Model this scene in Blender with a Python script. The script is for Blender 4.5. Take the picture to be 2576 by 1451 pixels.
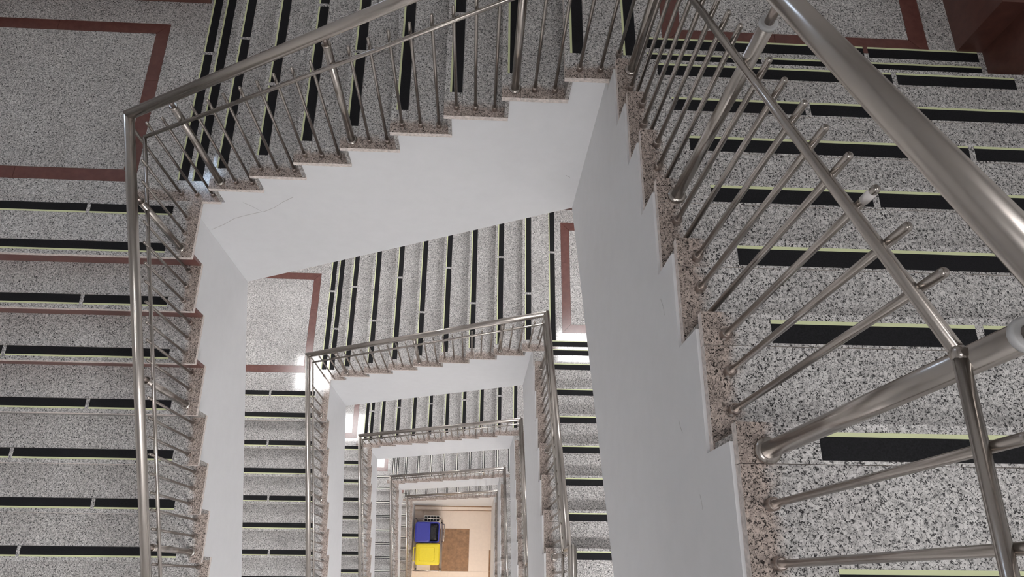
import bpy, math, random
from mathutils import Vector, Matrix
random.seed(7)
scene = bpy.context.scene
for o in list(bpy.data.objects):
    bpy.data.objects.remove(o)
R = math.radians

# ---------------------------------------------------------------- camera
cam_d = bpy.data.cameras.new('camera')
cam = bpy.data.objects.new('camera', cam_d)
scene.collection.objects.link(cam)
rx, ry, rz = R(21.9644), R(-3.0237), R(.4937)
rot = Matrix.Rotation(rz, 4, 'Z') @ Matrix.Rotation(ry, 4, 'Y') @ Matrix.Rotation(rx, 4, 'X')
cam.matrix_world = Matrix.Translation((1.7617, -2.2235, 4.178)) @ rot
cam_d.sensor_fit = 'HORIZONTAL'
cam_d.sensor_width = 36
cam_d.lens = 1838.13 / 2576 * 36
cam_d.clip_start = .02
cam_d.clip_end = 200
scene.camera = cam

# ---------------------------------------------------------------- world (daylight seen through the landing window)
world = bpy.data.worlds.new('world')
scene.world = world
world.use_nodes = True
bg = world.node_tree.nodes['Background']
bg.inputs[0].default_value = (.62, .78, 1, 1)
bg.inputs[1].default_value = 22

scene.view_settings.view_transform = 'Standard'
scene.view_settings.look = 'None'
scene.view_settings.exposure = .02
scene.view_settings.gamma = 1
scene.view_settings.use_curve_mapping = False

LAMP_SOFFIT = 29.0      # lamp panels under the landings
FILL_FLOOR = 60.0       # unseen fill panels added under the floor landings
LAMP_TOP = 18.0         # lamp panels on the top ceiling
LAMP_GROUND = 46.0
C_LAMP = (1, .985, .985)
C_WARM = (1, .86, .72)

# ---------------------------------------------------------------- materials
def mat(name):
    m = bpy.data.materials.new(name)
    m.use_nodes = True
    nt = m.node_tree
    return m, nt, nt.nodes['Principled BSDF']

def N(nt, t, **kw):
    n = nt.nodes.new(t)
    for k, v in kw.items():
        if k in n.inputs:
            n.inputs[k].default_value = v
        else:
            setattr(n, k, v)
    return n

def ramp(nt, fac, stops, interp='LINEAR'):
    n = nt.nodes.new('ShaderNodeValToRGB')
    n.color_ramp.interpolation = interp
    e = n.color_ramp.elements
    while len(e) < len(stops):
        e.new(.5)
    for i, (p, c) in enumerate(stops):
        e[i].position = p
        e[i].color = (*c, 1)
    nt.links.new(fac, n.inputs[0])
    return n

def mix(nt, a, b, fac, blend='MIX'):
    n = nt.nodes.new('ShaderNodeMix')
    n.data_type = 'RGBA'
    n.blend_type = blend
    for s, v in ((0, fac), (6, a), (7, b)):
        if hasattr(v, 'is_output'):
            nt.links.new(v, n.inputs[s])
        else:
            n.inputs[s].default_value = v if s == 0 else (*v, 1)
    return n.outputs[2]

def coords(nt):
    """object space shifted by a per-object random amount so that shared meshes do not repeat"""
    tc = N(nt, 'ShaderNodeTexCoord')
    oi = N(nt, 'ShaderNodeObjectInfo')
    mul = N(nt, 'ShaderNodeMath', operation='MULTIPLY')
    mul.inputs[1].default_value = 37.0
    nt.links.new(oi.outputs['Random'], mul.inputs[0])
    add = N(nt, 'ShaderNodeVectorMath', operation='ADD')
    nt.links.new(tc.outputs['Object'], add.inputs[0])
    nt.links.new(mul.outputs[0], add.inputs[1])
    return add.outputs[0]

def granite(name, light, mid, dark, fleck=.475, scale=1.6, rough=.09, stain=None, axis='Y', sign=1):
    m, nt, b = mat(name)
    L = nt.links.new
    v = coords(nt)
    n1 = N(nt, 'ShaderNodeTexNoise', Scale=95.0 * scale, Detail=2.5, Roughness=.55, Distortion=1.3)
    n2 = N(nt, 'ShaderNodeTexNoise', Scale=48.0 * scale, Detail=2.0, Roughness=.6, Distortion=.8)
    n3 = N(nt, 'ShaderNodeTexNoise', Scale=3.2, Detail=3.0, Roughness=.6)
    for n in (n1, n2, n3):
        L(v, n.inputs['Vector'])
    base = ramp(nt, n2.outputs[0], [(.37, mid), (.62, light)])
    fl = ramp(nt, n1.outputs[0], [(fleck - .095, (1, 1, 1)), (fleck + .035, (0, 0, 0))])
    col = mix(nt, base.outputs[0], dark, fl.outputs[0])
    cl = ramp(nt, n3.outputs[0], [(.3, (.86, .84, .83)), (.7, (1.06, 1.05, 1.04))])
    col = mix(nt, col, cl.outputs[0], 1.0, 'MULTIPLY')
    if stain:
        # worn brown band along the open (well) edge: local t runs outward from that edge
        tc = N(nt, 'ShaderNodeTexCoord')
        sep = N(nt, 'ShaderNodeSeparateXYZ')
        L(tc.outputs['Object'], sep.inputs[0])
        ns = N(nt, 'ShaderNodeTexNoise', Scale=14.0, Detail=4.0, Roughness=.65)
        L(v, ns.inputs['Vector'])
        ad = N(nt, 'ShaderNodeMath', operation='MULTIPLY_ADD')
        ad.inputs[1].default_value = -.11
        L(ns.outputs[0], ad.inputs[0])
        sg = N(nt, 'ShaderNodeMath', operation='MULTIPLY')
        sg.inputs[1].default_value = sign
        L(sep.outputs[axis], sg.inputs[0])
        L(sg.outputs[0], ad.inputs[2])
        st = ramp(nt, ad.outputs[0], [(0.0, (1, 1, 1)), (.035, (0, 0, 0))])
        k = N(nt, 'ShaderNodeMath', operation='MULTIPLY')
        k.inputs[1].default_value = .8
        L(st.outputs[0], k.inputs[0])
        col = mix(nt, col, mix(nt, col, stain, 1.0, 'MULTIPLY'), k.outputs[0])
    L(col, b.inputs['Base Color'])
    b.inputs['Roughness'].default_value = rough
    b.inputs['Specular IOR Level'].default_value = .5
    return m

def plain(name, col, rough=.5, metal=0.0, noise=None, bump=0.0, nscale=30.0, spec=.5):
    m, nt, b = mat(name)
    if noise is not None:
        v = coords(nt)
        n = N(nt, 'ShaderNodeTexNoise', Scale=nscale, Detail=5.0, Roughness=.6)
        nt.links.new(v, n.inputs['Vector'])
        r = ramp(nt, n.outputs[0], [(.3, tuple(c * (1 - noise) for c in col)), (.7, tuple(min(1, c * (1 + noise)) for c in col))])
        nt.links.new(r.outputs[0], b.inputs['Base Color'])
        if bump:
            bp = N(nt, 'ShaderNodeBump', Strength=bump, Distance=.002)
            nt.links.new(n.outputs[0], bp.inputs['Height'])
            nt.links.new(bp.outputs[0], b.inputs['Normal'])
    else:
        b.inputs['Base Color'].default_value = (*col, 1)
    b.inputs['Roughness'].default_value = rough
    b.inputs['Metallic'].default_value = metal
    b.inputs['Specular IOR Level'].default_value = spec
    return m

def emit(name, col, strength):
    m, nt, b = mat(name)
    b.inputs['Base Color'].default_value = (.9, .9, .9, 1)
    b.inputs['Emission Color'].default_value = (*col, 1)
    b.inputs['Emission Strength'].default_value = strength
    return m

M = {}
GR = ((.84, .83, .82), (.50, .49, .485), (.04, .039, .041))
M['granite'] = granite('granite', *GR)
M['granite_y0'] = granite('granite_worn_edge', *GR, stain=(.66, .53, .46))
M['granite_x0'] = granite('granite_worn_edge_side', *GR, stain=(.66, .53, .46), axis='X')
M['granite_x1'] = granite('granite_worn_edge_end', *GR, stain=(.66, .53, .46), axis='X', sign=-1)
M['granite_riser'] = granite('granite_riser', (.52, .50, .48), (.32, .30, .29), (.03, .028, .03), rough=.25)
M['granite_edge'] = plain('granite_sawn_edge', (.68, .61, .57), .65, noise=.3, nscale=70)
M['red_stone'] = plain('red_inlay_stone', (.155, .062, .052), .22, noise=.16, nscale=25)
M['red_riser'] = plain('red_riser_stone', (.15, .06, .05), .3, noise=.18, nscale=30)
M['brown_skirting'] = plain('brown_skirting_stone', (.13, .055, .043), .3, noise=.2, nscale=18)
M['paint'] = plain('white_apron_paint', (.745, .745, .757), .6, noise=.02, bump=.05, nscale=9)
M['wall'] = plain('white_wall_paint', (.80, .79, .785), .65, noise=.02, nscale=6)
M['crack'] = plain('plaster_crack', (.47, .455, .45), .8)
M['steel'] = plain('stainless_steel', (.44, .405, .375), .24, 1.0)
M['steel_dark'] = plain('worn_steel_collar', (.46, .40, .365), .32, 1.0)
M['plastic_cap'] = plain('grey_plastic_flange', (.50, .50, .50), .4)
M['paper'] = plain('white_paper_label', (.80, .76, .74), .6)
M['tape'] = plain('black_grit_tape', (.012, .012, .014), .75, noise=.5, nscale=260, spec=.25)
M['glow'] = plain('pale_yellow_glow_line', (.74, .78, .47), .55)
M['glow_pale'] = plain('pale_line', (.82, .82, .74), .5)
M['cream_tile'] = plain('cream_floor_tile', (.82, .70, .60), .25, noise=.03, nscale=12)
M['brown_tile'] = plain('brown_floor_tile', (.30, .17, .09), .3, noise=.3, nscale=9)
M['grout'] = plain('tile_joint', (.66, .56, .48), .8)
M['blue'] = plain('blue_bin_plastic', (.035, .04, .30), .4, noise=.06)
M['yellow'] = plain('yellow_bin_plastic', (.70, .57, .03), .4, noise=.04)
M['black_bag'] = plain('black_bag_plastic', (.015, .015, .018), .25, noise=.3, bump=1.0, nscale=25)
M['crate'] = plain('white_crate_plastic', (.78, .77, .75), .5)
M['rubber'] = plain('black_rubber', (.02, .02, .02), .7)
M['frame_white'] = plain('white_metal_frame', (.8, .8, .8), .4)
M['glass'] = None
g_, nt_, b_ = mat('window_glass')
b_.inputs['Transmission Weight'].default_value = 1
b_.inputs['Roughness'].default_value = 0
b_.inputs['IOR'].default_value = 1.02
M['glass'] = g_
E_SOFFIT = emit('soffit_lamp_glow', C_LAMP, LAMP_SOFFIT)
E_FILL_FLOOR = emit('floor_fill_glow', C_LAMP, FILL_FLOOR)
E_TOP = emit('top_lamp_glow', C_LAMP, LAMP_TOP)
E_GROUND = emit('ground_lamp_glow', C_WARM, LAMP_GROUND)

# ---------------------------------------------------------------- mesh helpers
COL = scene.collection
def link(name, mesh, parent=None, loc=(0, 0, 0), rotz=0.0):
    o = bpy.data.objects.new(name, mesh)
    COL.objects.link(o)
    o.location = loc
    o.rotation_euler = (0, 0, rotz)
    if parent:
        o.parent = parent
    return o

def tag(o, label, cat, group=None):
    o['label'] = label
    o['category'] = cat
    if group:
        o['group'] = group
    return o

def thing(name, label, cat, loc=(0, 0, 0), rotz=0.0, group=None):
    return tag(link(name, None, None, loc, rotz), label, cat, group)

def mesh(name, verts, faces, mats, idx=None, smooth=False):
    me = bpy.data.meshes.new(name)
    me.from_pydata([tuple(v) for v in verts], [], faces)
    for m in mats:
        me.materials.append(m)
    if idx:
        me.polygons.foreach_set('material_index', idx)
    if smooth:
        me.polygons.foreach_set('use_smooth', [True] * len(me.polygons))
    me.update()
    return me

CACHE = {}
def box_mesh(sx, sy, sz, m, m_side=None, name='slab'):
    """box with its corner at the origin; top and bottom in m, sides in m_side"""
    key = ('box', round(sx, 4), round(sy, 4), round(sz, 4), m.name, m_side.name if m_side else '')
    if key in CACHE:
        return CACHE[key]
    v = [(x, y, z) for z in (0, sz) for y in (0, sy) for x in (0, sx)]
    f = [(4, 5, 7, 6), (0, 2, 3, 1), (0, 1, 5, 4), (1, 3, 7, 5), (3, 2, 6, 7), (2, 0, 4, 6)]
    me = mesh(name, v, f, [m, m_side or m], [0, 0, 1, 1, 1, 1])
    CACHE[key] = me
    return me

def box(name, p, q, m, parent=None, m_side=None):
    p = [min(a, b) for a, b in zip(p, q)], [max(a, b) for a, b in zip(p, q)]
    s = [b - a for a, b in zip(*p)]
    return link(name, box_mesh(s[0], s[1], s[2], m, m_side, name), parent, p[0])

class MB:
    """collects shapes into ONE mesh (pieces of one part)"""
    def __init__(s):
        s.v, s.f, s.sm = [], [], False
    def add(s, v, f):
        n = len(s.v)
        s.v += [tuple(a) for a in v]
        s.f += [tuple(i + n for i in a) for a in f]
    def box(s, p, q):
        x0, y0, z0 = p
        x1, y1, z1 = q
        s.add([(x, y, z) for z in (z0, z1) for y in (y0, y1) for x in (x0, x1)],
              [(4, 5, 7, 6), (0, 2, 3, 1), (0, 1, 5, 4), (1, 3, 7, 5), (3, 2, 6, 7), (2, 0, 4, 6)])
    def tube(s, pts, r, n=10, cap=True):
        pts = [Vector(p) for p in pts]
        rings = []
        for i, p in enumerate(pts):
            d0 = (p - pts[i - 1]).normalized() if i else None
            d1 = (pts[i + 1] - p).normalized() if i < len(pts) - 1 else None
            d = (d0 or d1)
            nn = ((d0 + d1).normalized() if d0 and d1 else d)
            if i == 0:
                a = d.orthogonal().normalized()
                b = d.cross(a)
                base = [(a * math.cos(t) + b * math.sin(t)) * r for t in [2 * math.pi * k / n for k in range(n)]]
                ring = [p + c for c in base]
            else:
                ring = []
                for c in rings[-1]:
                    t = (p - c).dot(nn) / d0.dot(nn)
                    ring.append(c + d0 * t)
            rings.append(ring)
        v = [c for rg in rings for c in rg]
        f = []
        for i in range(len(rings) - 1):
            for k in range(n):
                f.append((i * n + k, i * n + (k + 1) % n, (i + 1) * n + (k + 1) % n, (i + 1) * n + k))
        if cap:
            f.append(tuple(reversed(range(n))))
            f.append(tuple(range((len(rings) - 1) * n, len(rings) * n)))
        s.add(v, f)
    def lathe(s, prof, n=12, c=(0, 0, 0)):
        v, f = [], []
        for (r, z) in prof:
            for k in range(n):
                t = 2 * math.pi * k / n
                v.append((c[0] + r * math.cos(t), c[1] + r * math.sin(t), c[2] + z))
        for i in range(len(prof) - 1):
            for k in range(n):
                f.append((i * n + k, i * n + (k + 1) % n, (i + 1) * n + (k + 1) % n, (i + 1) * n + k))
        f.append(tuple(reversed(range(n))))
        f.append(tuple(range((len(prof) - 1) * n, len(prof) * n)))
        s.add(v, f)
    def prism(s, poly, axis, a, b):
        """poly (2D) extruded along axis from a to b; axis 'y': poly is (x,z); 'x': (y,z); 'z': (x,y)"""
        def P(p, t):
            return {'x': (t, p[0], p[1]), 'y': (p[0], t, p[1]), 'z': (p[0], p[1], t)}[axis]
        n = len(poly)
        v = [P(p, a) for p in poly] + [P(p, b) for p in poly]
        f = [tuple(range(n)), tuple(reversed(range(n, 2 * n)))]
        for i in range(n):
            f.append((i, n + i, n + (i + 1) % n, (i + 1) % n))
        s.add(v, f)
    def mesh(s, name, m, smooth=False):
        import bmesh
        me = mesh(name, s.v, s.f, [m])
        bm = bmesh.new()
        bm.from_mesh(me)
        bmesh.ops.recalc_face_normals(bm, faces=bm.faces)
        if smooth:
            for fc in bm.faces:
                fc.smooth = len(fc.verts) <= 4
        bm.to_mesh(me)
        bm.free()
        return me
    def build(s, name, m, parent=None, smooth=False, loc=(0, 0, 0)):
        return link(name, s.mesh(name, m, smooth), parent, loc)

def cut_tube_mesh(p0, p1, r, n0=None, n1=None, n=20, m=None, name='rail'):
    """straight tube whose ends are cut by the planes n0 and n1 (mitres)"""
    p0, p1 = Vector(p0), Vector(p1)
    d = (p1 - p0).normalized()
    a = d.orthogonal().normalized()
    b = d.cross(a)
    v = []
    for p, nn in ((p0, n0), (p1, n1)):
        nn = Vector(nn).normalized() if nn is not None else d
        for k in range(n):
            t = 2 * math.pi * k / n
            c = p + (a * math.cos(t) + b * math.sin(t)) * r
            c = c + d * ((p - c).dot(nn) / d.dot(nn))
            v.append(c)
    f = [(k, (k + 1) % n, n + (k + 1) % n, n + k) for k in range(n)] + [tuple(reversed(range(n))), tuple(range(n, 2 * n))]
    me = mesh(name, v, f, [m])
    me.polygons.foreach_set('use_smooth', [True] * n + [False, False])
    me.update()
    return me

# ---------------------------------------------------------------- measurements, one row per storey (metres)
STOREY = ['topmost storey', 'second storey down', 'third storey down', 'fourth storey down', 'lowest storey']
LV = [
 dict(z=0.0,   r=.17,  xl=0.0,   yb=0.0,   xr=2.354, xT=.0928, g=.2928, yL=-.39,  gL=.2874, yR=[-.013, -.324, -.627, -.938, -1.246, -1.546, -1.876], ax=-.10,  ay=.015,  axr=2.346, ib=(-1.75, .125, -.44, 1.39), jb=(2.625, .222, 3.97, 1.50)),
 dict(z=-4.38, r=.168, xl=.0366, yb=.005,  xr=2.345, xT=.181,  g=.2926, yL=-.492, gL=.2945, yR=[-.150 - .302 * i for i in range(7)], ax=-.011, ay=.02,   axr=2.333, ib=(-1.70, .08, -.21, 1.37), jb=(2.648, .21, 3.97, 1.50)),
 dict(z=-8.80, r=.168, xl=-.015, yb=-.04,  xr=2.397, xT=.090,  g=.2855, yL=-.370, gL=.2890, yR=[-.140 - .302 * i for i in range(7)], ax=-.095, ay=-.02,  axr=2.386, ib=(-1.70, .12, -.30, 1.37), jb=(2.66, .21, 3.97, 1.50)),
 dict(z=-13.2, r=.168, xl=.055,  yb=-.11,  xr=2.345, xT=.158,  g=.2940, yL=-.275, gL=.2920, yR=[-.275 - .301 * i for i in range(7)], ax=.0,    ay=-.09,  axr=2.330, ib=(-1.70, .16, -.22, 1.37), jb=(2.66, .21, 3.97, 1.50)),
 dict(z=-17.5, r=.168, xl=.05,   yb=-.07,  xr=2.352, xT=.100,  g=.2965, yL=-.190, gL=.2900, yR=[-.22 - .300 * i for i in range(7)],  ax=.03,   ay=-.05,  axr=2.340, ib=(-1.70, .16, -.22, 1.37), jb=(2.66, .21, 3.97, 1.50)),
]
GROUND = -19.03
X_W, X_E, Y_N, Y_S = -1.9, 4.27, 1.75, -5.2
X_WI, X_EI, Y_NI, Y_SI = X_W + .008, X_E - .008, Y_N - .008, Y_S + .008   # stone stops short of the walls
Y_FLOOR = -3.35          # edge of the floor landings on the near side of the well
NT, NR, NL = 8, 7, 11
TH = .03                 # slab thickness
APRON = 1.375            # depth of the white apron under a landing

# ---------------------------------------------------------------- room shell
def struct(o):
    o['kind'] = 'structure'
    return o

ZTOP = 6.2
zb = GROUND - .3
wx0, wx1, wz0, wz1 = -1.47, -.95, 2.66, 3.25        # small high window above the top left landing
mb = MB()
for a in [((X_W - .2, Y_N, zb), (wx0, Y_N + .2, ZTOP)), ((wx1, Y_N, zb), (X_E + .2, Y_N + .2, ZTOP)),
          ((wx0, Y_N, zb), (wx1, Y_N + .2, wz0)), ((wx0, Y_N, wz1), (wx1, Y_N + .2, ZTOP))]:
    mb.box(*a)
struct(mb.build('wall_back', M['wall']))
mb = MB()
mb.box((X_E, Y_S, zb), (X_E + .2, Y_N, ZTOP))
struct(mb.build('wall_right', M['wall']))
for i_, (a_, b_) in enumerate((((X_W, 1.61, zb), (-.215, Y_N, 2.0)), ((2.95, 1.68, zb), (4.13, Y_N, 2.9)), ((4.13, .276, zb), (X_E, Y_N, 2.9)))):
    mb = MB(); mb.box(a_, b_); struct(mb.build('trim_%d' % (i_ + 1), M['wall']))     # piers behind the landings
mb = MB(); mb.box((X_W - .2, Y_S, zb), (X_W, Y_N, ZTOP)); struct(mb.build('wall_left', M['wall']))
mb = MB(); mb.box((X_W - .2, Y_S - .2, zb), (X_E + .2, Y_S, ZTOP)); struct(mb.build('wall_front', M['wall']))
mb = MB(); mb.box((X_W - .2, Y_S - .2, ZTOP), (X_E + .2, Y_N + .2, ZTOP + .2)); struct(mb.build('ceiling', M['wall']))
win = link('window_1', None, None, (wx0, Y_N + .08, wz0)); struct(win)
W_, H_ = wx1 - wx0, wz1 - wz0
mb = MB()
for a in [((0, 0, 0), (W_, .05, .04)), ((0, 0, H_ - .04), (W_, .05, H_)), ((0, 0, .04), (.04, .05, H_ - .04)), ((W_ - .04, 0, .04), (W_, .05, H_ - .04))]:
    mb.box(*a)
mb.build('window_frame', M['frame_white'], win)
box('pane', (.04, .02, .04), (W_ - .04, .026, H_ - .04), M['glass'], win)

# ---------------------------------------------------------------- pieces: slabs, inlay, strips
def slab(parent, name, x0, y0, x1, y1, ztop, m=None, edge=None, th=TH, gap=.0006):
    """one stone slab, local corner origin"""
    if m is M['granite_x1']:      # worn edge at the far end: origin at that end
        sx, sy = x1 - x0 - 2 * gap, y1 - y0 - 2 * gap
        key = ('rslab', round(sx, 4), round(sy, 4), round(th, 4))
        if key not in CACHE:
            v = [(x, y, z) for z in (0, th) for y in (0, sy) for x in (-sx, 0)]
            CACHE[key] = mesh(name, v, [(4, 5, 7, 6), (0, 2, 3, 1), (0, 1, 5, 4), (1, 3, 7, 5), (3, 2, 6, 7), (2, 0, 4, 6)], [m, M['granite_edge']], [0, 0, 1, 1, 1, 1])
        return link(name, CACHE[key], parent, (x1 - gap, y0 + gap, ztop - th))
    return box(name, (x0 + gap, y0 + gap, ztop - th), (x1 - gap, y1 - gap, ztop), m or M['granite'], parent, edge or M['granite_edge'])

def inlay(parent, rect, w, ztop, detail=True):
    """mitred frame of red stone pieces"""
    x0, y0, x1, y1 = rect
    cx = x0 + (x1 - x0) * .42
    cy = y0 + (y1 - y0) * .62
    g = .0012
    quads = [
        [(x0, y0), (cx, y0), (cx, y0 + w), (x0 + w, y0 + w)], [(cx, y0), (x1, y0), (x1 - w, y0 + w), (cx, y0 + w)],
        [(x1, y0), (x1, cy), (x1 - w, cy), (x1 - w, y0 + w)], [(x1, cy), (x1, y1), (x1 - w, y1 - w), (x1 - w, cy)],
        [(x1, y1), (cx, y1), (cx, y1 - w), (x1 - w, y1 - w)], [(cx, y1), (x0, y1), (x0 + w, y1 - w), (cx, y1 - w)],
        [(x0, y1), (x0, cy), (x0 + w, cy), (x0 + w, y1 - w)], [(x0, cy), (x0, y0), (x0 + w, y0 + w), (x0 + w, cy)]]
    for q in quads:
        c = Vector((sum(p[0] for p in q) / 4, sum(p[1] for p in q) / 4))
        qq = []
        for p in q:
            d = Vector(p) - c
            qq.append((p[0] - (g if d.x > 0 else -g), p[1] - (g if d.y > 0 else -g)))
        mb = MB()
        mb.prism(qq, 'z', ztop - .02, ztop)
        mb.build('inlay_tile', M['red_stone'], parent)

SW, YW = .0535, .0105     # black strip width, pale line width
def strip(parent, p, along, nose, length, style, ztop):
    """p = corner at pale-line edge; along = unit 2D of length; nose = unit 2D pointing from the pale line away from the nosing"""
    rotz = math.atan2(along[1], along[0])
    flip = (along[0] * nose[1] - along[1] * nose[0])       # +1: nose direction is local +y
    def piece(name, y0, y1, m, h, par, loc, rz):
        a, b = (y0, y1) if flip > 0 else (-y1, -y0)
        key = ('strip', round(length, 3), round(a, 4), round(b, 4), m.name, h)
        if key not in CACHE:
            v = [(x, y, z) for z in (0, h) for y in (a, b) for x in (0, length)]
            CACHE[key] = mesh(name, v, [(4, 5, 7, 6), (0, 2, 3, 1), (0, 1, 5, 4), (1, 3, 7, 5), (3, 2, 6, 7), (2, 0, 4, 6)], [m])
        return link(name, CACHE[key], par, loc, rz)
    if style == 'wide':
        s = piece('anti_slip_strip', YW, YW + SW, M['tape'], .0016, parent, (p[0], p[1], ztop), rotz)
        piece('glow_line', 0, YW, M['glow'], .0014, s, (0, 0, 0), 0)
    else:
        s = piece('anti_slip_strip', 0, .016, M['tape'], .0016, parent, (p[0], p[1], ztop), rotz)
        piece('glow_line', .016, .034, M['glow_pale'], .0014, s, (0, 0, 0), 0)
        piece('rubber_line', .034, .050, M['tape'], .0016, s, (0, 0, 0), 0)

def strip_row(parent, p0, along, nose, w, style, ztop, k, wide=False):
    """two strips end to end, 1 m + 0.5 m, alternating order"""
    la, lb = (.505, .995) if k % 2 == 0 else (.995, .505)
    if wide:
        la, lb = (.56, 1.085) if k % 2 == 0 else (1.085, .56)
    if style == 'thin':
        la, lb = w, 0
    strip(parent, p0, along, nose, la, style, ztop)
    if lb:
        q = (p0[0] + along[0] * (la + .024), p0[1] + along[1] * (la + .024))
        strip(parent, q, along, nose, lb, style, ztop)

# ---------------------------------------------------------------- flights (local frame: +x climbs, +y runs outward from the well)
def flight(label, origin_z, rotz, noses, r, t0, t1, ta, s_lo, zlo, s_hi, zhi, sd, se, style, group, red_risers=(), flat_bottom=None, k_par=0, soff=None):
    """noses: s of each nosing 1..n; treads 1..n-1 are built here, the n-th belongs to the upper landing"""
    root = thing('stair_flight', label, 'staircase', (0, 0, origin_z), rotz, group)
    n = len(noses)
    W = t1 - t0
    for k in range(1, n + 1):
        s = noses[k - 1]
        z = k * r
        mr = M['red_riser'] if k in red_risers else M['granite_riser']
        box('riser', (s + .02, t0 + .004, z - r), (s + .04, t1, z - TH), mr, root, None if k in red_risers else None)
        if k == n:
            break
        s2 = noses[k]
        o = slab(root, 'nosing_slab', s, t0, s + .094, t1, z, M['granite_y0'])
        slab(root, 'tread_slab', s + .0944, t0, s2 + .0395, t1, z, M['granite_y0'])
        strip_row(root, (s + sd, t0 + se), (0, 1), (1, 0), W - se - .1, style, z + .0002, k + k_par, rotz < -1)
    # painted body with its stepped top and sloping (or floor-standing) underside
    poly = [(s_lo, -TH)]
    for k in range(1, n + 1):
        s = noses[k - 1] + .04
        poly += [(s, (k - 1) * r - TH), (s, k * r - TH)]
    poly.append((s_hi, n * r - TH))
    if flat_bottom is None:
        poly += [(s_hi, zhi), (s_lo, zlo)]
    else:
        poly += [(s_hi, flat_bottom), (s_lo, flat_bottom)]
    mb = MB()
    mb.prism(poly, 'y', ta, t1)
    mb.build('body', M['paint'], root)
    return root

# ---------------------------------------------------------------- railings
RH, RM, RB, RP = .028, .0107, .0081, .0195
def baluster_mesh(L, n=12):
    key = ('bal', round(L, 3), n)
    if key not in CACHE:
        mb = MB()
        mb.lathe([(RB, 0), (RB, L - .006), (RB * .8, L - .002), (RB * .35, L)], n)
        CACHE[key] = mb.mesh('baluster', M['steel'], True)
    return CACHE[key]
def collar_mesh():
    if 'collar' not in CACHE:
        mb = MB(); mb.lathe([(.0148, 0), (.0148, .027), (.0132, .030), (.0125, .030), (.011, .027)], 14)
        CACHE['collar'] = mb.mesh('collar', M['steel_dark'], True)
    return CACHE['collar']
def post_meshes(L, plastic):
    key = ('post', round(L, 3), plastic)
    if key not in CACHE:
        a = MB(); a.lathe([(RP, 0), (RP, L)], 18)
        b = MB(); b.lathe([(.031, 0), (.032, .004), (.029, .011), (.0215, .015)], 18)
        c = MB(); c.lathe([(.0215, L - .010), (.0225, L - .006), (.0225, L), (.019, L + .001)], 18)
        CACHE[key] = (a.mesh('post', M['steel'], True), b.mesh('base_ring', M['steel'], True), c.mesh('top_flange', M['plastic_cap'] if plastic else M['steel'], True))
    return CACHE[key]
def pin_mesh(L):
    key = ('pin', round(L, 3))
    if key not in CACHE:
        mb = MB(); mb.lathe([(.0115, 0), (.0115, L)], 10)
        CACHE[key] = mb.mesh('pin', M['steel_dark'], True)
    return CACHE[key]

def baluster(root, x, y, z, ztip, detail):
    o = link('baluster', baluster_mesh(round((ztip - z) / .004) * .004, 12 if detail else 6), root, (x, y, z))
    if detail:
        link('collar', collar_mesh(), o)
    return o
def post(root, x, y, z, ztop, zrail, detail, plastic=False):
    a, b, c = post_meshes(round((ztop - z) / .004) * .004, plastic)
    o = link('post', a, root, (x, y, z))
    if detail:
        link('base_ring', b, o)
        link('top_flange', c, o)
        link('pin', pin_mesh(max(.02, zrail - RH - ztop + .01)), o, (0, 0, ztop - z))
    return o
def rail(root, name, p0, p1, r, n0=None, n1=None, n=20):
    return link(name, cut_tube_mesh(p0, p1, r, n0, n1, n, M['steel'], name), root)

# ================================================================ build the storeys
def lerp(a, b, t):
    return a + (b - a) * t
def zat(p, q, i, v):
    """z on the segment p-q at coordinate v of axis i"""
    return lerp(p[2], q[2], (v - p[i]) / (q[i] - p[i]))

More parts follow.
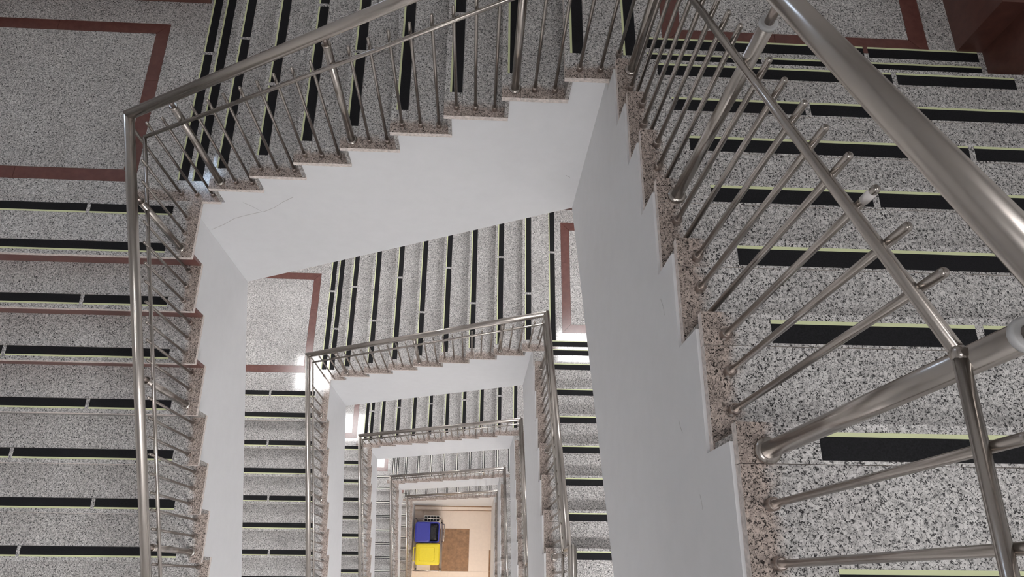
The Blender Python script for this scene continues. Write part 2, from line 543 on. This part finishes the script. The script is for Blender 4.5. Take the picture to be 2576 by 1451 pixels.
HRED = {'0': (11,)}
for L, d in enumerate(LV):
    st = STOREY[L]
    z0, r = d['z'], d['r']
    xl, yb, xr, xT, g = d['xl'], d['yb'], d['xr'], d['xT'], d['g']
    yL, gL, yR = d['yL'], d['gL'], d['yR']
    ax, ay, axr = d['ax'], d['ay'], d['axr']
    style = 'wide' if L < 3 else 'thin'
    detail = L < 2
    zB = z0 + NT * r
    zF = zB + NR * r
    nT = [xT + g * i for i in range(NT)]
    nR = [-y for y in yR]
    nL = [yL - gL * (NL - 1 - i) for i in range(NL)]
    last = L == len(LV) - 1
    flat = lambda base: (GROUND - base) if last else None
    # slopes of the apron undersides
    sT, sR, sL = r / g, .572, .62
    zA_bot = z0 - APRON + (.005 if L == 0 else -.08)
    zB_bot = zA_bot + sT * (axr - ax)
    # ---- flights
    lab = {0: ('topmost right-hand granite flight close below the viewer, beside the big handrail',
               'topmost back granite flight along the wide white apron with a hairline crack',
               'topmost left-hand granite flight, filling the left edge of the picture')}.get(
        L, ('right-hand granite flight, %s' % st, 'back granite flight climbing to the right, %s' % st,
            'left-hand granite flight, %s' % st))
    grp = None
    flight(lab[1], z0, 0, nT, r, yb, Y_N - .008, ay, ax, zA_bot - z0, axr, zB_bot - z0, .028, .146 if L == 0 else .12, style, grp,
           flat_bottom=flat(z0), k_par=0)
    sR_hi = -Y_FLOOR
    flight(lab[0], zB, -math.pi / 2, nR, r, xr, X_E - .008, axr, -ay, zB_bot - zB, sR_hi, zB_bot + sR * (ay - Y_FLOOR) * .75 - zB, .021, .186, style, grp,
           flat_bottom=flat(zB), k_par=0)
    if not last:
        zlow = z0 - NL * r
        fl_noses = nL
        flight(lab[2], zlow, math.pi / 2, fl_noses, r, -xl, -X_W - .008, -ax, nL[0] - .25, zlow - .12 - zlow - .9, ay, zA_bot - zlow, .028, .168, style, grp,
               red_risers=(11, 10, 9) if L == 0 else (), k_par=0)
    else:
        # nine risers down to the ground floor
        n9 = [yL - gL * (8 - i) for i in range(9)]
        r9 = (z0 - GROUND) / 9
        flight(lab[2], GROUND, math.pi / 2, n9, r9, -xl, -X_W - .008, -ax, n9[0] - .02, 0, ay, 0, .028, .168, style, grp, flat_bottom=0.0)
    # ---- left landing (A)
    A = thing('landing', 'left-hand corner landing with red inlaid border, %s' % st if L else 'topmost left-hand corner landing with dark red inlaid border', 'landing', (0, 0, z0))
    ib = d['ib']
    iw = .088
    slab(A, 'nosing_slab', X_WI, yL, xl, yL + .094, 0, M['granite_x1'])
    slab(A, 'granite_slab', X_WI, yL + .0944, xl, yb, 0, M['granite_x1'])
    slab(A, 'granite_slab', X_WI, yb, ib[2], ib[1], 0)
    slab(A, 'granite_slab', ib[2], yb, xT + .0195, 1.61, 0, M['granite_y0'])
    slab(A, 'granite_slab', -.213, 1.61, xT + .0195, Y_NI, 0)
    slab(A, 'granite_slab', X_WI, ib[3], ib[2], 1.61, 0)
    slab(A, 'granite_slab', X_WI, ib[1], ib[0], ib[3], 0)
    slab(A, 'granite_slab', ib[0] + iw, ib[1] + iw, ib[2] - iw, ib[3] - iw, 0)
    inlay(A, ib, iw, 0)
    body = MB()
    zlo = GROUND - z0 if last else zA_bot - z0
    body.box((X_WI, ay, zlo), (ax, 1.602, -TH))
    body.box((-.215, 1.61, zlo), (ax, Y_NI, -TH))
    body.build('body', M['paint'], A)
    box('skirting', (X_WI, 1.59, 0), (-.213, 1.61, .33), M['brown_skirting'], A)
    box('skirting', (-.215, 1.59, 0), (-.195, Y_NI, .33), M['brown_skirting'], A)
    e_top = yb + (.146 if L == 0 else .12)
    wT = Y_NI - e_top - .1
    for i, off in enumerate((.272, .18)):
        strip_row(A, (xT - off, e_top), (0, 1), (1, 0), wT, style, .0002, i + 1)
    wL = xl - .168 - X_WI - .08
    for i, off in enumerate((.028, .286)):
        strip_row(A, (xl - .168, yL + off), (-1, 0), (0, 1), wL, style, .0002, i + 1)
    # ---- right landing (B)
    B = thing('landing', 'right-hand corner landing with red inlaid border, %s' % st if L else 'topmost right-hand corner landing with dark red inlaid border and brown skirting', 'landing', (0, 0, zB))
    jb = d['jb']
    x8 = nT[-1]
    slab(B, 'nosing_slab', x8, yb, x8 + .094, Y_NI, 0, M['granite_y0'])
    slab(B, 'granite_slab', x8 + .0944, yb, jb[0], Y_NI, 0, M['granite_y0'])
    slab(B, 'granite_slab', 4.13, jb[1], X_EI, .256, 0)
    slab(B, 'granite_slab', jb[0], yR[0] - .0195, X_EI, jb[1], 0)
    slab(B, 'granite_slab', xr, yR[0] - .0195, jb[0], yb, 0)
    slab(B, 'granite_slab', jb[0], jb[3], 4.13, 1.68, 0)
    slab(B, 'granite_slab', jb[2], jb[1], 4.13, jb[3], 0)
    slab(B, 'granite_slab', jb[0] + .095, jb[1] + .095, jb[2] - .095, jb[3] - .095, 0)
    inlay(B, jb, .095, 0)
    body = MB()
    zlo = GROUND - zB if last else zB_bot - zB
    body.box((axr, ay, zlo), (4.122, 1.672, -TH))
    body.box((4.13, ay, zlo), (X_EI, .268, -TH))
    body.box((axr, 1.68, zlo), (2.95, Y_NI, -TH))
    body.build('body', M['paint'], B)
    box('skirting', (4.11, .276, 0), (4.13, 1.70, .34), M['brown_skirting'], B)
    box('skirting', (4.11, .256, 0), (X_EI, .276, .34), M['brown_skirting'], B)
    box('skirting', (2.45, 1.66, 0), (4.11, 1.68, .34), M['brown_skirting'], B)
    box('skirting', (X_EI - .02, yR[0], 0), (X_EI, .256, .34), M['brown_skirting'], B)
    for i, off in enumerate((.028, .286)):
        strip_row(B, (x8 + off, e_top), (0, 1), (1, 0), wT, style, .0002, i)
    for i, off in enumerate((.272, .18)):
        strip_row(B, (xr + .19, yR[0] + off), (1, 0), (0, -1), X_EI - xr - .3, style, .0002, i + 1, True)
    # ---- floor landing at the head of the right flight
    F = thing('floor_landing', 'granite floor at the head of the right-hand flight, %s' % st, 'landing', (0, 0, zF))
    slab(F, 'nosing_slab', xr, yR[-1] - .094, X_EI, yR[-1], 0, M['granite_x0'])
    slab(F, 'granite_slab', xr, Y_FLOOR, X_EI, yR[-1] - .0944, 0, M['granite_x0'])
    slab(F, 'granite_slab', X_WI, Y_SI, X_EI, Y_FLOOR, 0)
    body = MB()
    body.box((X_WI, Y_SI, -.45), (X_EI, Y_FLOOR + .02, -TH))
    body.build('body', M['paint'], F)
    for i, off in enumerate((.021, .313)):
        strip_row(F, (xr + .19, yR[-1] - off), (1, 0), (0, -1), X_EI - xr - .3, style, .0002, i + 1, True)

    # ---- railings
    CA = Vector((xl - .100, yb + .045, z0 + .855))
    CB = Vector((xr + (.060 if L == 0 else .042), yb + .055, z0 + (2.358 if L == 0 else 2.318)))
    yE = yR[-1] - .062
    CE = Vector((xr + .062, yE + .01, zF + (.911 if L == 0 else .89)))
    yEnd = nL[0] - .05
    CL = Vector((xl - .088, -2.10 + (yL + .39), z0 - .351))
    slope = (CL - CA) / (CL.y - CA.y)
    CL = CA + slope * (max(yEnd, -3.3) - CA.y)
    dT, dR, dL = (CB - CA).normalized(), (CE - CB).normalized(), (CL - CA).normalized()
    TA = Vector((xl - .072, yb + .008, z0 + .705))
    TB = Vector((xr + .032, yb + .03, z0 + 2.12 - (0 if L == 0 else .012)))
    TE = Vector((xr + .043, yE, zF + .735))
    TL = Vector((xl - .048, -2.10 + (yL + .39), z0 - .452))
    TL = TA + (TL - TA) / (TL.y - TA.y) * (max(yEnd, -3.3) - TA.y)
    seg = 22 if L < 2 else 12
    rl = {0: ('stainless steel railing on the topmost right-hand flight, huge near the viewer',
              'stainless steel railing on the topmost back flight, above the cracked apron',
              'stainless steel railing on the topmost left-hand flight')}.get(
        L, ('stainless steel railing of the right-hand flight, %s' % st, 'stainless steel railing of the back flight, %s' % st,
            'stainless steel railing of the left-hand flight, %s' % st))
    # back flight
    T = thing('stair_railing', rl[1], 'railing', (0, 0, 0))
    rail(T, 'handrail', CA, CB, RH, dT - dL, dT + dR, seg)
    rail(T, 'mid_rail', TA, TB, RM, None, None, 10)
    for k in range(0, NT + 1):
        s = xT + (k - 1) * g
        offs = (.065, .163, .262) if k < NT else (.07, .17)
        for j, o in enumerate(offs):
            x = s + o
            if k in (1, 4, 7) and j == 0:
                zr = zat(CA, CB, 0, x)
                post(T, x, yb + .052, z0 + k * r, zr - .072, zr, detail)
            else:
                baluster(T, x, yb + .048, z0 + k * r, zat(TA, TB, 0, x) + .062, detail)
    # left flight
    T = thing('stair_railing', rl[2], 'railing', (0, 0, 0))
    rail(T, 'handrail', CA, CL, RH, dL - dT, None, seg)
    rail(T, 'mid_rail', TA, TL, RM, None, None, 10)
    for k in range(0, NL if not last else 9):
        zk = z0 - k * (r if not last else r9)
        y = yL - k * gL
        for j, o in enumerate((.065, .163, .264)):
            yy = y + o
            if yy > yb - .09:
                continue
            if k % 3 == 0 and j == 0:
                zr = zat(CA, CL, 1, yy)
                post(T, xl - .076, yy, zk, zr - .06, zr, detail)
            else:
                baluster(T, xl - .066, yy, zk, zat(TA, TL, 1, yy) + .062, detail)
    # right flight with the level part on the floor above
    T = thing('stair_railing', rl[0], 'railing', (0, 0, 0))
    rail(T, 'handrail', CB, CE, RH, dR + dT, None, seg)
    rail(T, 'mid_rail', TB, TE, RM, None, None, 12)
    up = .21
    mb = MB()
    mb.tube([CE + Vector((0, 0, -.02)), CE + Vector((0, 0, up)), (CE.x, Y_FLOOR + .06, CE.z + up)], RH, seg)
    mb.build('level_handrail', M['steel'], T, True)
    rail(T, 'mid_rail', TE, (TE.x, Y_FLOOR + .06, TE.z - .004), RM, None, None, 12)
    jb_ = MB()
    jb_.lathe([(.006, -.0125), (.0105, -.008), (.0132, 0), (.0105, .008), (.006, .0125)], 14)
    jb_.build('rail_joint', M['steel'], T, True, tuple(TE))
    baluster(T, xr + .05, yb + .14, zB, zat(TB, TE, 1, yb + .14) + .062, detail)
    for k in range(1, NR + 1):
        y = yR[k - 1]
        for j, o in enumerate((.068, .168, .268) if k < NR else (.066,)):
            yy = y - o
            if k in (1, 4, 7) and j == 0:
                zr = zat(CB, CE, 1, yy)
                post(T, xr + .066, yy, zB + k * r, zr - .085, zr, detail, L == 0)
            else:
                bo = baluster(T, xr + .058, yy, zB + k * r, zat(TB, TE, 1, yy) + .066, detail)
                if L == 0 and k == 6 and j == 0:
                    zt = zat(TB, TE, 1, yy) + .066 - zB - k * r
                    sb = MB(); sb.lathe([(RB + .0006, zt - .044), (RB + .0006, zt - .014)], 14)
                    sb.build('paper_label', M['paper'], bo, True)['label'] = 'white paper label wrapped round the bar'
    yy = yR[-1] - .183
    while yy > Y_FLOOR + .1:
        baluster(T, xr + .058, yy, zF, TE.z + .066, detail)
        yy -= .121
    if L == 0:
        T0 = T

# ---- hairline cracks in the paint of the topmost back apron (thin recess lines, on the apron face)
def on_apron(u, v, yplane=.015):
    f = 1838.13
    dloc = Vector(((u - 1288) / f, -(v - 725.5) / f, -1))
    dw = rot.to_3x3() @ dloc
    t = (yplane - cam.location.y) / dw.y
    return cam.location + dw * t
crack_parent = [o for o in bpy.data.objects if o.get('label', '').startswith('topmost back granite flight')][0]
for pts in ([(533, 577), (562, 565), (590, 549), (620, 541), (652, 534), (665, 532), (690, 522), (712, 508), (737, 496)],
            [(611, 509), (630, 517), (650, 527), (658, 532)], [(1424, 441), (1434, 446)]):
    pp = [on_apron(*p) for p in pts]
    mb = MB()
    for a, b in zip(pp, pp[1:]):
        dz = Vector((0, 0, .0022))
        mb.add([a + Vector((0, -.0006, 0)) - dz, b + Vector((0, -.0006, 0)) - dz, b + Vector((0, -.0006, 0)) + dz, a + Vector((0, -.0006, 0)) + dz,
                a + Vector((0, .002, 0)) - dz, b + Vector((0, .002, 0)) - dz, b + Vector((0, .002, 0)) + dz, a + Vector((0, .002, 0)) + dz],
               [(0, 1, 2, 3), (4, 7, 6, 5), (0, 4, 5, 1), (1, 5, 6, 2), (2, 6, 7, 3), (3, 7, 4, 0)])
    mb.build('plaster_crack', M['crack'], crack_parent)

rp = [o for o in bpy.data.objects if o.get('label', '').startswith('topmost right-hand granite flight')][0]
bpy.context.view_layer.update()
inv = rp.matrix_world.inverted()
for pts in ([(1708, 1056), (1711, 1071), (1717, 1088)], [(1761, 1244), (1765, 1262), (1768, 1281)], [(1662, 752), (1668, 770), (1672, 792)]):
    pp = []
    for u, v in pts:
        dw = rot.to_3x3() @ Vector(((u - 1288) / 1838.13, -(v - 725.5) / 1838.13, -1))
        pp.append(cam.location + dw * ((LV[0]['axr'] - cam.location.x) / dw.x))
    mb = MB()
    for a, b in zip(pp, pp[1:]):
        w = Vector((0, .0016, 0)); f0 = Vector((-.0005, 0, 0)); f1 = Vector((.002, 0, 0))
        mb.add([inv @ q for q in (a - w + f0, b - w + f0, b + w + f0, a + w + f0, a - w + f1, b - w + f1, b + w + f1, a + w + f1)],
               [(0, 1, 2, 3), (4, 7, 6, 5), (0, 4, 5, 1), (1, 5, 6, 2), (2, 6, 7, 3), (3, 7, 4, 0)])
    mb.build('paint_scratch', M['crack'], rp)

# ---------------------------------------------------------------- lamps
def lamp(label, x, y, z, w, h, em, group):
    t = thing('ceiling_lamp', label, 'lamp', (x, y, z), 0, group)
    mb = MB()
    for a in [((-w / 2, -h / 2, -.03), (w / 2, -h / 2 + .02, 0)), ((-w / 2, h / 2 - .02, -.03), (w / 2, h / 2, 0)),
              ((-w / 2, -h / 2 + .02, -.03), (-w / 2 + .02, h / 2 - .02, 0)), ((w / 2 - .02, -h / 2 + .02, -.03), (w / 2, h / 2 - .02, 0))]:
        mb.box(*a)
    mb.build('frame', M['frame_white'], t)
    box('diffuser', (-w / 2 + .021, -h / 2 + .021, -.024), (w / 2 - .021, h / 2 - .021, -.012), em, t)
for L, d in enumerate(LV[:-1]):
    za = d['z'] - APRON + (.005 if L == 0 else -.08)
    zbb = za + d['r'] / d['g'] * (d['axr'] - d['ax'])
    st = STOREY[L]
    lamp('square panel lamp under the left-hand landing, %s' % st, -.84, .88, za, .6, .6, E_SOFFIT, 'lamps under the landings')
    lamp('square panel lamp under the right-hand landing, %s' % st, 3.23, 1.0, zbb, .6, .6, E_SOFFIT, 'lamps under the landings')
    zf = d['z'] + (NT + NR) * d['r'] - .45
    lamp('added fill panel under the floor landing, %s' % st, 2.3, -4.2, zf, 1.2, .6, E_FILL_FLOOR, 'added fill panels under the floor landings')  # out of view, added to throw light on the aprons and lower flights
lamp('warm panel lamp above the ground floor', 1.2, -4.2, LV[-1]['z'] + 15 * LV[-1]['r'] - .45, 1.2, .6, E_GROUND, None)
lamp('panel lamp on the top ceiling above the railing', 2.75, -2.35, ZTOP, 1.2, .6, E_TOP, 'top ceiling lamps')
lamp('panel lamp on the top ceiling by the front wall', 1.0, -3.6, ZTOP, 1.2, .6, E_TOP, 'top ceiling lamps')

# ---------------------------------------------------------------- ground floor
FL = link('floor', None, None, (0, 0, GROUND)); struct(FL)
box('bed', (X_W, Y_S, -.3), (X_E, Y_N, -.012), M['grout'], FL)
TS = .6
def is_brown(i, j):
    return (i, j) in brown
tx0, ty0 = 1.69, -.70
brown = set()
for i in range(-6, 5):
    for j in range(-7, 3):
        x0, y0 = tx0 + i * TS, ty0 - (j + 1) * TS
        if x0 + TS < X_W or x0 > X_E or y0 + TS < Y_S or y0 > .05:
            continue
        if -.01 < y0 + 1.9 and y0 < -.75 and i in (-1, -2):
            continue
        br = (i == -1 and j in (0, 1)) or (i == -2 and j == 1) or (i == 1 and j in (1, 2, 3)) or (i == -2 and j == 0)
        x1, y1 = x0 + TS, y0 + TS
        slab(FL, 'floor_tile', max(x0, X_W), max(y0, Y_S), min(x1, X_E), min(y1, .05), 0, M['brown_tile'] if br else M['cream_tile'], M['grout'], .012, .0018)
slab(FL, 'floor_tile', .56, -1.9, 1.69, -.70, 0, M['brown_tile'], M['grout'], .012, .0018)
slab(FL, 'floor_tile', .49, -1.9, .56, -.70, 0, M['cream_tile'], M['grout'], .012, .0018)
d = LV[-1]
base = link('baseboard_back', None, None, (0, 0, GROUND)); struct(base)
xs = [d['ax'], .36, .83, 1.31, 1.80, d['axr']]
for a, b in zip(xs, xs[1:]):
    box('skirting_tile', (a + .003, d['ay'] - .12, .004), (b - .003, d['ay'], .10), M['cream_tile'], base)
box('skirting_cap', (d['ax'], d['ay'] - .03, .10), (d['axr'], d['ay'], .112), M['brown_tile'], base)
box('skirting_cap', (d['ax'], d['ay'] - .135, .0), (d['axr'], d['ay'] - .1201, .105), M['brown_tile'], base)

# ---- wheeled bins
def rrect(x0, y0, x1, y1, rad, n=4):
    pts = []
    for cx, cy, a0 in ((x1 - rad, y1 - rad, 0), (x0 + rad, y1 - rad, 90), (x0 + rad, y0 + rad, 180), (x1 - rad, y0 + rad, 270)):
        for i in range(n + 1):
            a = R(a0 + 90 * i / n)
            pts.append((cx + rad * math.cos(a), cy + rad * math.sin(a)))
    return pts
def loft(mb, loops, cap0=True, cap1=True):
    n = len(loops[0][0])
    v, f = [], []
    for pts, z in loops:
        v += [(p[0], p[1], z) for p in pts]
    for i in range(len(loops) - 1):
        for k in range(n):
            f.append((i * n + k, i * n + (k + 1) % n, (i + 1) * n + (k + 1) % n, (i + 1) * n + k))
    if cap0:
        f.append(tuple(reversed(range(n))))
    if cap1:
        f.append(tuple(range((len(loops) - 1) * n, len(loops) * n)))
    mb.add(v, f)
def bin_(label, x, y, m, opened):
    t = thing('wheeled_bin', label, 'bin', (x, y, GROUND))
    w, dp, h = .66, .56, .95
    mb = MB()
    outer = [(rrect(.07, .07, w - .07, dp - .07, .05), .05), (rrect(.02, .02, w - .02, dp - .02, .06), h - .06),
             (rrect(0, 0, w, dp, .06), h - .06), (rrect(0, 0, w, dp, .06), h)]
    inner = [(rrect(.03, .03, w - .03, dp - .03, .05), h), (rrect(.05, .05, w - .05, dp - .05, .05), h - .25)]
    loft(mb, outer + inner, True, True)
    mb.build('tub', m, t)
    if opened:
        mb = MB()
        loft(mb, [(rrect(.06, .06, w - .05, dp - .06, .05), h - .24), (rrect(.10, .05, w - .05, dp - .05, .05), h - .06), (rrect(.18, .10, w - .1, dp - .12, .06), h - .02)])
        o = mb.build('bag', M['black_bag'], t)
        o['label'] = 'black plastic bin bag'
        lid = MB()
        a0, a1 = -.04, .40
        loft(lid, [(rrect(a0, -.005, a1, dp + .005, .07), h + .015), (rrect(a0 + .01, .005, a1 - .01, dp - .005, .07), h + .06), (rrect(a0 + .05, .04, a1 - .05, dp - .04, .05), h + .075)])
        lid.build('lid', m, t)
    else:
        lid = MB()
        loft(lid, [(rrect(-.01, -.01, w + .01, dp + .01, .06), h + .002), (rrect(-.01, -.01, w + .01, dp + .01, .06), h + .03), (rrect(.03, .03, w - .03, dp - .03, .06), h + .06),
                   (rrect(.10, .09, w - .13, dp - .09, .04), h + .066), (rrect(.11, .10, w - .14, dp - .10, .04), h + .05)])
        o = lid.build('lid', m, t)
        g_ = MB(); g_.box((w - .2, .035, h + .058), (w - .12, .055, h + .072)); g_.build('lid_tab', m, o)
        hd = MB(); hd.tube([(0, .1, h - .03), (-.075, .1, h - .01), (-.075, dp - .1, h - .01), (0, dp - .1, h - .03)], .014, 8)
        hd.build('handle', m, t, True)
    for yy in (.03, dp - .09):
        wl = MB()
        wl.lathe([(.03, 0), (.1, .005), (.1, .055), (.03, .06)], 16)
        me = wl.mesh('wheel', M['rubber'])
        o = link('wheel', me, t, (.08, yy + .06, .1))
        o.rotation_euler = (R(90), 0, 0)
    return t
bin_('blue plastic bin with its flap half open over a black bag', .17, -1.15, M['blue'], True)
bin_('bright yellow plastic bin with a closed lid', .19, -1.745, M['yellow'], False)

# ---- steel trolley frame the bins stand in
t = thing('bin_trolley', 'low tubular steel trolley frame around the two bins', 'trolley', (.1, -1.9, GROUND))
mb = MB()
mb.tube([(.02, .0, .9), (.72, .0, .9)], .012, 8)
mb.tube([(.02, .0, .9), (.02, .0, .12)], .012, 8)
mb.tube([(.72, .0, .9), (.72, .0, .12)], .012, 8)
mb.build('end_frame', M['steel'], t, True)
mb = MB()
mb.tube([(.02, 1.42, .93), (.74, 1.42, .93)], .012, 8)
mb.tube([(.02, 1.42, .93), (.02, 1.42, .12)], .012, 8)
mb.tube([(.74, 1.42, .93), (.74, 1.42, .12)], .012, 8)
mb.build('end_frame', M['steel'], t, True)
mb = MB(); mb.tube([(.80, .78, .75), (.86, .80, .8), (.86, 1.26, .8), (.80, 1.28, .75), (.79, 1.28, .13)], .012, 8); mb.tube([(.80, .78, .75), (.79, .78, .13)], .012, 8); mb.build('side_handle', M['steel'], t, True)
mb = MB(); mb.tube([(.02, .0, .13), (.79, .0, .13), (.79, 1.42, .13), (.02, 1.42, .13), (.02, .0, .13)], .012, 8); mb.build('base_frame', M['steel_dark'], t, True)
mb = MB(); mb.box((.02, .0, .02), (.06, 1.42, .04)); mb.box((.73, .0, .02), (.77, 1.42, .04)); mb.build('floor_runner', M['steel_dark'], t)
for px in (.04, .75):
    for py in (.06, 1.36):
        wl = MB(); wl.lathe([(.012, 0), (.02, .003), (.02, .085), (.012, .088)], 10)
        link('foot', wl.mesh('foot', M['rubber']), t, (px, py, .04))
# ---- white grid crate on the trolley end
t = thing('plastic_crate', 'white plastic grid crate behind the blue bin', 'crate', (.36, -.57, GROUND))
mb = MB()
mb.box((0, 0, .1425), (.46, .17, .15))
for a in [((0, 0, .15), (.46, .015, .86)), ((0, .155, .15), (.46, .17, .86)), ((0, .015, .15), (.015, .155, .86)), ((.445, .015, .15), (.46, .155, .86))]:
    mb.box(*a)
mb.build('body', M['crate'], t)
for i in range(1, 5):
    box('divider', (.015 + i * .086, .0151, .6), (.021 + i * .086, .1549, .86), M['crate'], t)
box('divider', (.016, .081, .6), (.444, .087, .84), M['crate'], t)
